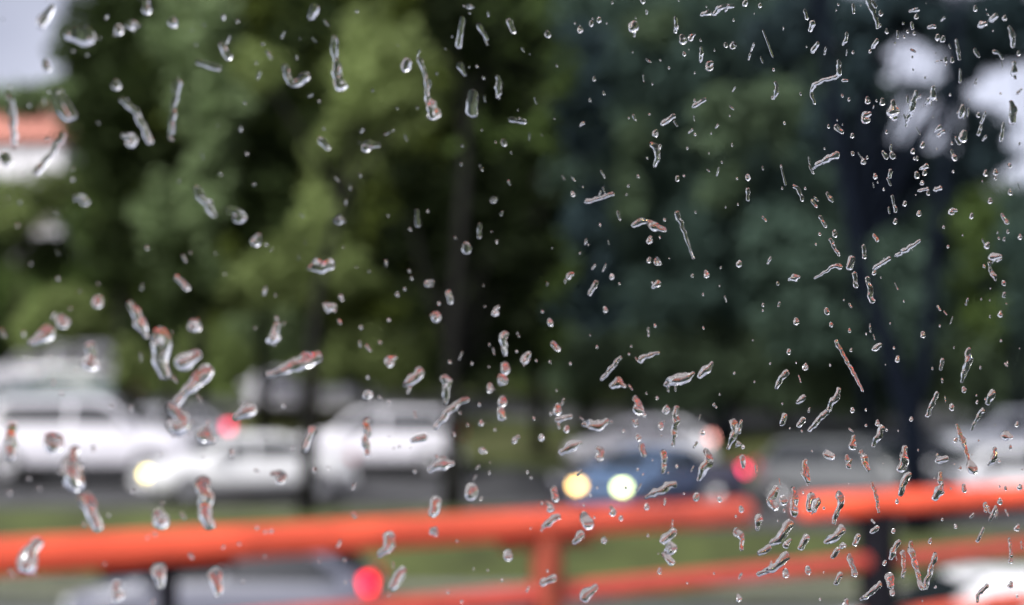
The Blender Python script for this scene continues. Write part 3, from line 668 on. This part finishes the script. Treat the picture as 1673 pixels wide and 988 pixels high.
# ------------------------------------------------------------------ raindrops
# one drop per entry: x y width [x y width ...] in photograph pixels
DROPS = """
1418 0 9 1425 15 8 1433 33 6 1434 45 4|1426 3 6 1431 10 5|1439 21 7|1438 41 5|1449 50 6|1433 66 6 1427 76 6|1422 83 5|1487 18 4 1500 15 6|1498 26 7|1490 38 5 1491 46 4
1483 51 4|1494 54 5|1518 44 5 1527 43 6|1532 60 8|1541 63 7|1594 13 7|1603 40 9 1611 38 6|1621 31 9 1628 25 7|1642 28 7|1394 8 5 1395 20 4
1384 55 5 1382 65 5 1378 72 4|1328 38 9 1325 47 7|1336 71 6 1328 83 7|1563 66 5 1566 85 6 1568 96 4|1569 114 4 1569 133 4|1593 82 6 1599 91 5|1624 84 6 1633 87 4 1638 95 4|1650 45 7 1655 60 9 1656 75 5|1665 86 6|1658 104 7 1657 118 11 1660 127 4
1545 97 6|1556 97 6|1538 99 3 1529 101 3|1489 81 4 1495 84 4|1370 100 6 1371 114 8 1367 125 6 1345 131 5 1330 140 6 1326 150 5 1331 168 4|1377 131 4 1384 131 4|1418 163 8|1442 165 8|1415 191 14|1460 168 10 1460 183 18 1462 191 10
1497 151 7 1492 170 10 1487 186 8 1480 205 4|1525 144 7 1524 156 9 1516 168 6 1510 173 3|1573 175 9 1571 188 9|1610 184 4 1604 200 4|1599 187 6|1653 168 8 1656 184 14 1656 198 9|1663 152 5 1669 146 4|1367 208 9 1376 215 6|1393 221 6|1354 206 4
1449 215 4|1536 207 6 1529 213 5|1542 214 5 1533 221 5|1575 221 13|1562 225 5 1567 233 6|1603 205 4 1599 219 5|1640 202 5 1636 228 6|1368 252 9 1355 258 9 1335 269 6 1328 276 3|1393 250 6|1411 263 8
1443 249 6 1448 256 7|1458 253 9|1492 246 7|1508 236 7|1494 258 4|1555 246 4 1557 252 5 1561 258 7|1455 279 6 1454 288 6|1430 287 7|1514 271 7 1505 275 4|1498 285 8
1511 281 7|1507 298 6|1502 311 4 1516 308 4|1517 314 6|1529 309 6 1537 307 6|1611 282 7|1627 280 9|1650 270 6|1627 290 5|1618 327 8
1651 313 7|1352 316 5 1356 323 7 1360 328 4|1327 328 5 1334 337 4|1340 354 5 1349 369 5|1458 321 5 1461 333 4 1464 344 5|1463 361 6|1479 332 6|1502 348 7|1557 344 9|1588 352 6
1637 351 5 1646 363 6|1647 378 4|1667 386 7|1364 381 8|1357 391 5 1363 403 5 1371 416 4|1428 384 5 1434 392 5|1614 400 8|1411 402 6 1413 419 6|1503 393 4 1480 408 7 1465 417 5|1453 422 6 1430 437 6
1429 445 6|1392 424 11 1388 435 10|1396 447 7 1399 467 6|1418 455 7 1422 475 8 1425 491 8|1373 436 8 1363 434 5 1350 443 4 1332 454 3|1622 419 11 1635 418 5|1617 430 5 1618 440 5 1624 449 7 1627 457 3|1640 462 6|1641 481 6|1351 508 8
1358 530 6|1388 539 5|1366 558 6 1376 575 5 1385 592 5 1394 607 5 1410 638 3|1430 569 8 1438 563 6|1467 586 7|1508 546 7|1540 588 6 1537 602 5|1583 572 9 1582 590 13 1576 610 8 1572 622 5|1575 636 7|1635 512 7
1371 637 7 1365 650 10 1354 667 8|1352 672 8 1340 683 8 1324 702 6|1393 669 7|1434 690 7|1441 700 10 1433 716 10 1428 727 6|1393 725 13|1384 748 8|1388 758 9|1352 742 13 1360 746 9|1407 738 7 1414 753 11 1419 768 5
1531 643 6 1523 660 7 1516 678 6|1621 643 12 1615 657 8|1605 671 8 1598 681 6 1588 701 4|1555 665 8|1563 694 4 1570 712 9 1577 730 8 1582 748 5 1591 767 14|1644 711 14 1652 714 7|1625 734 7 1626 745 10 1617 758 6|1534 752 9 1546 749 9|1569 764 5|1536 774 8 1537 787 7
1651 730 5|1562 718 7|1662 692 6|1489 684 6|1479 732 8 1477 748 14 1474 764 13|1485 775 9 1476 790 11 1472 806 8|1539 791 8 1535 800 14 1530 813 9|1575 794 6 1576 800 8|1425 790 5 1432 810 6 1436 836 4|1466 818 6
1634 818 8|1627 829 6 1618 849 5|1610 824 7 1611 834 5|1643 797 5|1667 795 8|1326 812 13 1324 828 14|1337 818 9 1331 833 8|1372 809 13 1374 820 10 1369 834 8 1363 852 7|1375 866 13 1363 877 13 1352 885 8|1402 876 8 1398 887 8
1433 862 7 1426 868 7|1460 867 6|1368 899 9 1361 909 6|1376 890 9|1388 909 8 1393 925 8 1397 938 8|1373 939 8 1367 951 8|1469 884 6 1460 899 10 1457 911 7|1475 903 8 1477 925 6 1476 942 5|1488 887 7 1490 903 10 1496 922 8 1502 944 6 1507 961 7|1528 907 8 1521 930 8 1513 958 8
1453 944 15 1456 955 12|1458 967 8|1437 954 8 1422 969 8 1407 979 5|1382 986 12|1520 883 6|1562 860 5|1607 863 4 1598 883 5|1649 881 5 1652 900 5 1652 917 6|1652 955 8|1613 957 6 1600 970 6 1597 982 4
1663 861 8|1446 919 6|1101 790 9 1085 798 11 1070 805 9 1055 812 4|1002 835 9|1015 846 6|1057 827 8|1138 811 10|1176 815 7|1211 831 7|1100 869 11 1087 881 13
1097 893 17|1085 906 8 1098 918 9|1078 932 6|1204 868 11 1212 880 8 1212 897 5|1240 847 12 1238 862 8|1289 857 15 1280 871 13 1265 886 11|1256 895 9 1242 903 8|1285 888 11|1283 907 12 1274 921 13 1262 928 10 1241 938 7|1284 936 10
1317 879 12 1309 894 8|1320 931 9|1267 800 11 1261 816 13 1266 829 10|1280 817 11|1297 799 8 1298 820 12 1298 839 10|1207 976 8|987 882 8|1013 584 5 1000 600 6 984 619 5|1000 629 8 1011 626 13 1021 630 5|1090 627 8 1106 619 17 1122 617 12 1132 611 7
1147 612 11 1155 602 11 1163 594 6|1043 664 17|1052 676 6|1039 691 8|1080 695 9|1089 667 11|1105 667 8 1104 685 10 1102 706 8 1100 726 5|1043 714 9|1048 728 8 1052 742 9|1084 740 9 1086 757 8 1083 771 5
1154 738 9 1158 750 13 1151 766 15 1142 782 6|1148 706 7|1199 690 11 1200 706 11 1195 721 8 1190 731 5|1211 688 5 1208 706 5|1207 723 9|1214 729 6|1213 748 9 1215 761 6|1285 608 8 1278 616 9 1269 632 6|1316 598 9|1313 649 8 1304 657 6
1282 680 9 1278 691 8|1312 686 9 1306 694 7|1315 754 8 1316 770 13 1320 786 8|1073 426 9|1061 424 7|1075 463 9 1068 468 6|1106 349 8 1115 370 6 1133 422 3|1000 451 8|989 505 7|1290 457 4 1298 453 10 1305 452 5
1301 524 9|1289 574 6|1047 588 8 1055 582 7 1076 576 4|1208 430 8|1154 447 8|1036 42 14|1050 1 7|1104 29 5 1105 42 6 1104 51 5|1115 63 11|1130 60 9
1118 87 6|1148 23 6 1159 20 7|1168 21 7 1180 11 7 1197 10 6|1146 79 5 1146 92 6 1145 101 3|1159 108 12|1186 73 6|1198 72 9|1218 4 8|1242 8 6|1268 135 5 1269 150 7 1264 161 3
1315 17 5 1319 29 5|1247 50 3 1263 92 3|1152 162 5 1134 173 6|1101 189 6 1084 201 7|1070 218 9|1066 236 9 1075 250 9 1070 270 5|1107 291 6|1222 289 8|1222 310 6 1222 326 5|1276 270 3 1284 301 3
1298 304 6 1306 312 6 1311 326 5|1037 366 9 1055 361 7 1070 370 12 1086 375 6|1062 391 9|959 329 6 985 322 5 1001 316 5|767 8 9|756 30 7 749 75 8|783 42 8 796 63 5|832 35 9 839 51 7|895 55 9|948 47 8
966 38 6|979 32 7|685 98 8 693 116 5 697 140 5 700 162 9 709 183 21|664 105 14|752 107 10 759 121 5|814 126 7 815 145 9 813 158 5|772 155 15 771 182 16|835 195 7 857 198 7|971 128 5|823 233 8
936 316 7|681 345 6 683 367 7|805 325 9|784 368 6 783 387 5|762 404 13|929 450 9|964 479 6 974 462 7|698 461 10|713 516 11|733 478 8 736 492 8
809 508 10|899 526 8|904 562 8 912 570 7|824 547 11 823 565 9 826 578 6|825 601 13|858 585 14|684 608 13 675 619 13 662 629 6|728 620 14 730 640 10 727 657 6|713 697 6 733 672 10 750 658 8 764 652 6|821 618 13
821 655 12|818 670 11 820 681 10|800 635 9|786 690 7|787 735 9|840 718 9|911 668 12|912 685 8 932 680 6|926 700 9|885 714 9
955 692 8 966 694 13 980 695 14 990 688 9|919 737 10 935 729 14 947 723 7|982 741 13|676 719 8 691 714 11|704 766 8 721 758 17 739 756 7|770 803 17|905 801 11 908 814 10|899 828 10|712 820 14 708 836 12|709 865 11
911 844 9 894 855 10 888 861 5|955 843 13 961 856 16|949 874 12 939 885 7|636 878 14 633 896 12 621 906 7|656 934 13 643 957 11|830 906 13|905 944 9 888 951 10|957 973 17 972 960 10|14 154 7 20 180 9 24 236 7|95 155 17 111 186 21
105 220 7 81 254 8 60 281 9|10 258 16|85 12 9 68 38 15|112 55 16 140 60 27|75 108 14|195 48 12|215 38 12|239 4 10 240 16 13|283 35 13|325 101 9 356 111 9
364 74 11 373 93 10|290 134 12 285 170 7 280 216 7|190 137 12|200 164 8 221 182 9 245 231 9|215 228 16|137 325 14|322 310 10 340 336 12 350 350 8|390 350 18|420 391 14|465 110 9 479 137 10 500 124 12
515 14 13 508 27 10|546 63 9 548 96 9 555 139 17|525 229 10 535 241 8|600 236 17|506 438 7 522 434 20 537 432 16|538 497 14|289 453 7 306 470 8|160 492 13|101 524 16|77 544 18 54 559 10
213 496 8 228 524 14 238 548 7|265 548 20 260 580 23 271 613 10|299 591 20 320 581 14|335 608 20 315 630 14 288 657 10|318 527 17|438 612 6 470 601 14 500 590 19 517 582 14|406 670 18 388 679 10|447 548 15|150 585 20|295 690 24
334 711 20 348 718 9|498 733 8 510 702 9|457 778 14|123 738 13 114 762 23 126 790 20|140 815 17 160 860 11|331 790 17 335 820 18 341 856 13|262 845 19|48 912 25|260 933 18 262 956 9|190 968 16
352 938 16 356 966 11|600 641 14|600 688 8 598 715 10 600 742 7|636 590 12|555 356 13|19 696 12 17 742 14|84 720 22
"""
PLACES = [  # x0 y0 x1 y1 phrase of what stands behind the drop
    (0, 0, 150, 140, 'the pale sky at top left'), (0, 140, 150, 300, 'the red-roofed house'), (0, 300, 180, 480, 'the foliage under the red-roofed house'),
    (0, 480, 240, 600, 'the lime bush at left'), (0, 600, 280, 700, 'the roof of the large silver car'), (0, 700, 200, 880, 'the grass below the large silver car'),
    (150, 0, 450, 130, 'the trees right of the top left sky'), (150, 130, 450, 300, 'the dark tree beside the red-roofed house'), (180, 300, 450, 480, 'the left-hand trees at mid height'),
    (240, 480, 420, 640, 'the slim tree above the white sedan'), (200, 640, 520, 840, 'the white sedan'), (200, 840, 330, 990, 'the left end of the railing'),
    (0, 880, 240, 990, 'the far left end of the railing'), (330, 840, 620, 990, 'the blue-grey braking car'),
    (450, 0, 670, 300, 'the pale yellow-green tree'), (450, 300, 670, 480, 'the pale clearing bush'), (420, 480, 670, 660, 'the pair of rear white cars and bushes'), (520, 640, 760, 800, 'the pale white estate car'),
    (670, 0, 930, 130, 'the top of the big dark tree'), (670, 130, 930, 300, 'the upper crown of the big dark tree'), (670, 300, 930, 480, 'the middle of the big dark tree'), (670, 480, 930, 610, 'the lower crown of the big dark tree'),
    (700, 600, 950, 720, 'the verge right of the dark trunk'), (740, 700, 900, 830, 'the open grey road in the middle'), (600, 780, 960, 900, 'the upper rail left of centre'), (600, 880, 1000, 990, 'the lower rails left of centre'),
    (900, 640, 1075, 810, 'the blue hatchback'), (960, 780, 1230, 850, 'the upper rail right of centre'), (1060, 640, 1240, 800, 'the dark navy sedan'), (960, 850, 1235, 990, 'the lower rails right of centre'),
    (930, 0, 1090, 150, 'the top of the slate dark tree'), (1090, 0, 1220, 130, 'the top of the blue-green trees'), (1220, 0, 1345, 180, 'the top left of the forked tree'), (930, 130, 1220, 340, 'the grey-green hollows'),
    (930, 340, 1180, 480, 'the middle of the blue-green trees'), (930, 480, 1180, 640, 'the low bushes above the blue hatchback'), (1180, 180, 1340, 400, 'the foliage left of the forked tree'), (1180, 400, 1345, 600, 'the foliage below and left of the forked tree'),
    (1230, 590, 1345, 780, 'the sloping murky grey car'), (1230, 780, 1345, 860, 'the gap in the upper rail'), (1230, 860, 1345, 990, 'the middle rail below the gap'),
    (1345, 0, 1460, 110, 'the dark leaves left of the first sky gap'), (1460, 0, 1560, 130, 'the upper sky gap'), (1560, 0, 1700, 110, 'the dark leaves at the top right corner'), (1345, 110, 1430, 300, 'the left stem of the fork, high up'),
    (1430, 130, 1560, 230, 'the lower sky gap'), (1560, 100, 1700, 240, 'the bright sky at the right edge'), (1430, 230, 1560, 300, 'the leaves under the lower sky gap'), (1560, 240, 1700, 380, 'the green tree at right'),
    (1320, 300, 1440, 480, 'the left stem of the fork, midway'), (1440, 300, 1560, 480, 'the space between the two stems'), (1560, 380, 1700, 500, 'the dark tree at the right edge'), (1340, 480, 1480, 640, 'the space left of the right stem, low'),
    (1480, 480, 1700, 640, 'the bushes right of the forked tree'), (1320, 620, 1460, 790, 'the black hatchback'), (1460, 620, 1530, 820, 'the foot of the forked tree'), (1530, 620, 1700, 790, 'the bright white hatchback'),
    (1345, 780, 1460, 880, 'the upper rail just right of the gap'), (1460, 780, 1700, 870, 'the right end of the upper rail'), (1340, 860, 1480, 990, 'the dark post at right'), (1480, 860, 1560, 990, 'the lower rails right of the dark post'), (1560, 840, 1700, 990, 'the white sedan at bottom right'),
]
def to_pane(px, py):
    d = at(px, py, 1.0) - EYE
    k = (WO - EYE).dot(WN) / d.dot(WN)
    p = EYE + d * k - WO
    return p.dot(WD), p.dot(WU), k
def drop(pts, seed, flat=None):
    rn = random.Random(seed)
    P = []
    for x, y, w_ in pts:
        w_ *= 1.12 if (x < 720 and y > 480) else 1.0
        u, v, k = to_pane(x, y); P.append(Vector((u, v, w_ * k / FPX * .64)))
    if len(P) == 1:
        c = P[0]; an = rn.uniform(-.5, .5) + math.pi / 2; e = c.z * rn.uniform(.1, .45)
        dv_ = Vector((math.cos(an) * e, math.sin(an) * e, 0)); P = [c - dv_, c + dv_ * 1.0]; P[0].z = c.z * 1.02; P[1].z = c.z * rn.uniform(.72, .95)
        if pts[0][2] > 8 and rn.random() < .6:      # many larger drops have slumped into ragged shapes
            a2_ = rn.uniform(0, 6.28); k_ = rn.uniform(.9, 1.7) * c.z
            P.append(P[1] + Vector((math.cos(a2_) * k_, math.sin(a2_) * k_ * .8, 0))); P[2].z = c.z * rn.uniform(.3, .6); P[1].z *= .85
    # resample smoothly (Catmull-Rom)
    Q = []
    E = [P[0] * 2 - P[1]] + P + [P[-1] * 2 - P[-2]]
    for i in range(1, len(E) - 2):
        a_, b_, c_, d_ = E[i-1:i+3]; nseg = max(3, min(9, int((c_ - b_).length / max(1e-5, b_.z) * 2.2)))
        for s_ in range(nseg):
            t = s_ / nseg
            q = .5 * ((2 * b_) + (-a_ + c_) * t + (2*a_ - 5*b_ + 4*c_ - d_) * t*t + (-a_ + 3*b_ - 3*c_ + d_) * t**3)
            q.z = b_.z + (c_.z - b_.z) * (3*t*t - 2*t**3); Q.append(q)
    Q.append(P[-1].copy())
    d0 = (Q[0] - Q[1]); d0.z = 0; d0.normalize(); d1 = (Q[-1] - Q[-2]); d1.z = 0; d1.normalize()
    st = []
    for f in (1.0, .94, .8, .58, .3): a_ = Q[0] + d0 * Q[0].z * f; st.append((a_.x, a_.y, Q[0].z * math.sqrt(max(0, 1 - f*f))))
    for q in Q: st.append((q.x, q.y, q.z))
    for f in (.3, .58, .8, .94, 1.0): a_ = Q[-1] + d1 * Q[-1].z * f; st.append((a_.x, a_.y, Q[-1].z * math.sqrt(max(0, 1 - f*f))))
    N = len(st); K = 10
    ph = [rn.uniform(0, 6.28) for _ in range(6)]
    vs = []
    tall = rn.uniform(.72, 1.0)
    if pts[0][0] < 920 and pts[0][1] < 470 and rn.random() < .75: tall *= rn.uniform(.4, .65)
    pw = rn.uniform(.95, 1.3); tall *= 1.15
    if flat: tall = flat
    mean = sum(p.z for p in P) / len(P)
    SAG = .5 if not flat else 0.0; oy_ = sum(s_[1] for s_ in st) / len(st); ext = max(mean, (max(s_[1] for s_ in st) - min(s_[1] for s_ in st)) * .5)
    long_ = len(P) > 2
    arc = 0.0
    for i, (x, y, r) in enumerate(st):
        if i: arc += math.hypot(x - st[i-1][0], y - st[i-1][1])
        dx = st[min(i+1, N-1)][0] - st[max(i-1, 0)][0]; dy = st[min(i+1, N-1)][1] - st[max(i-1, 0)][1]
        l = math.hypot(dx, dy) or 1; nx, ny = -dy / l, dx / l
        s_ = arc / mean; amp = .17 if long_ else .11
        wl = r * (1 + amp * math.sin(s_ * 1.3 + ph[0]) + amp * .6 * math.sin(s_ * 2.9 + ph[1]))
        wr = r * (1 + amp * math.sin(s_ * 1.5 + ph[2]) + amp * .6 * math.sin(s_ * 2.5 + ph[3]))
        jog = r * .16 * math.sin(s_ * 1.1 + ph[4]) if long_ else 0
        h = min(r, .0024) * tall * (1 + .18 * math.sin(s_ * 1.7 + ph[5]))
        sk = .15 * math.sin(s_ * .9 + ph[1]) - SAG * ny; endk = 1 + (SAG * (-(y - oy_) / ext) if ext > 0 else 0)
        for k in range(K + 1):
            a_ = -1 + 2 * k / K; a_ = math.sin(a_ * math.pi / 2)
            ww = wl if a_ < 0 else wr
            zz = h * max(.3, endk) * max(0.0, 1 - a_ * a_) ** pw * (1 + sk * a_) * (1 + .06 * math.sin(7 * a_ + s_ * 2.3 + ph[3]) * min(1, r / mean))
            vs.append((x + nx * (a_ * ww + jog), y + ny * (a_ * ww + jog), zz))
    fs, sm = [], []
    for i in range(N - 1):
        for k in range(K):
            b_ = i * (K + 1) + k; fs.append((b_, b_ + 1, b_ + K + 2, b_ + K + 1)); sm.append(True)
        b_ = i * (K + 1); fs.append((b_, b_ + K + 1, b_ + 2 * K + 1, b_ + K)); sm.append(False)
    ox = sum(p.x for p in P) / len(P); oy = sum(p.y for p in P) / len(P)
    base = WO + WD * ox + WU * oy + WN * .00005
    V = [WD * (x - ox) + WU * (y - oy) + WN * z for x, y, z in vs]
    # orient every face outwards
    me = bpy.data.meshes.new('raindrop'); me.from_pydata([tuple(v) for v in V], [], fs)
    me.validate(); 
    import bmesh
    bm = bmesh.new(); bm.from_mesh(me)
    bmesh.ops.remove_doubles(bm, verts=bm.verts, dist=2e-7)
    bmesh.ops.dissolve_degenerate(bm, dist=1e-7, edges=bm.edges)
    bmesh.ops.recalc_face_normals(bm, faces=bm.faces)
    for f in bm.faces: f.smooth = not (abs(f.normal.dot(WN)) > .9995 and all(abs(v.co.dot(WN)) < 1e-7 for v in f.verts))
    bm.to_mesh(me); bm.free()
    me.materials.append(M_WATER)
    o = bpy.data.objects.new('raindrop', me); C.objects.link(o); o.location = base
    return o
def area(pts):
    ln = sum(math.hypot(pts[k+1][0]-pts[k][0], pts[k+1][1]-pts[k][1]) for k in range(len(pts)-1)); w_ = sum(p[2] for p in pts) / len(pts)
    return ln * w_ + w_ * w_ * .8
TRICK = []
rq = random.Random(77)
for _ in range(620):       # specks of spray: denser on the right and at the top
    x = 1673 * rq.random() ** (.62 if rq.random() < .5 else 1.0); y = 988 * rq.random()
    w_ = rq.uniform(1.6, 4.2)
    if rq.random() < .3: TRICK.append([(x, y, w_), (x + rq.uniform(-6, 6), y + rq.uniform(3, 12), w_ * .8)])
    else: TRICK.append([(x, y, w_)])
allp = [q.split() for line in DROPS.strip().split('\n') for q in line.split('|')]
allp = [[tuple(float(v) for v in n_[k:k+3]) for k in range(0, len(n_), 3)] for n_ in allp]
allp.sort(key=area, reverse=True)
big, small = allp[:285], allp[285:] + TRICK
recs = []
vs, fs, sm = [], [], []
for i, pts in enumerate(small):
    o = drop(pts, 4000 + i); b_ = len(vs)
    vs += [v.co + o.location - WO for v in o.data.vertices]; fs += [tuple(q + b_ for q in p.vertices) for p in o.data.polygons]; sm += [p.use_smooth for p in o.data.polygons]
    me = o.data; bpy.data.objects.remove(o); bpy.data.meshes.remove(me)
fine = obj('water_spray', vs, fs, M_WATER, None, False, WO)
fine.data.polygons.foreach_set('use_smooth', sm)
fine['kind'] = 'stuff'; fine['label'] = 'fine spray of tiny droplets scattered over the whole window'; fine['category'] = 'water spray'
for i, pts in enumerate(big):
    o = drop(pts, 900 + i)
    cx = sum(p[0] for p in pts) / len(pts); cy = sum(p[1] for p in pts) / len(pts)
    ln = sum(math.hypot(pts[k+1][0]-pts[k][0], pts[k+1][1]-pts[k][1]) for k in range(len(pts)-1)); wd = max(p[2] for p in pts)
    if len(pts) == 1 or ln < wd * .9: shp = 'round bead' if wd < 9 else 'plump round drop'
    elif len(pts) == 2 and ln < 2.2 * wd: shp = 'oval drop'
    else:
        ddx, ddy = pts[-1][0]-pts[0][0], pts[-1][1]-pts[0][1]
        slope = 'upright' if abs(ddx) < .3 * abs(ddy) else 'flat-lying' if abs(ddy) < .3 * abs(ddx) else ('left-leaning' if ddx * ddy > 0 else 'right-leaning')
        shp = slope + (' long trickle' if ln > 40 else ' streak')
    best = min(PLACES, key=lambda p: max(p[0]-cx, 0, cx-p[2]) + max(p[1]-cy, 0, cy-p[3]) + .001 * math.hypot((p[0]+p[2])/2-cx, (p[1]+p[3])/2-cy))
    recs.append((o, cx, cy, shp, best[4]))
from collections import defaultdict
grp = defaultdict(list)
for r in recs: grp[(r[3], r[4])].append(r)
ORD = ['', 'second', 'third', 'fourth', 'fifth', 'sixth', 'seventh', 'eighth', 'ninth', 'tenth', 'eleventh', 'twelfth']
for (shp, pl), rs in grp.items():
    xr = max(r[1] for r in rs) - min(r[1] for r in rs); yr = max(r[2] for r in rs) - min(r[2] for r in rs)
    rs.sort(key=(lambda r: r[1]) if xr >= yr else (lambda r: r[2]))
    side, end = ('leftmost', 'from left') if xr >= yr else ('topmost', 'from top')
    for k, r in enumerate(rs):
        if len(rs) == 1: lb = '{} on the window, before {}'.format(shp, pl)
        elif k == 0: lb = '{} {} on the window, before {}'.format(side, shp, pl)
        elif k == len(rs) - 1: lb = '{} {} on the window, before {}'.format('rightmost' if xr >= yr else 'lowest', shp, pl)
        else: lb = '{} {} {}, before {}'.format(ORD[k], shp, end, pl)
        sm_ = 'trail' in r[3]
        tag(r[0], lb, 'water trail' if sm_ else 'raindrop', 'water trails on the window' if sm_ else 'raindrops on the window')
print('DROPS', len(recs), 'maxwords', max(len(r[0]['label'].split()) for r in recs))
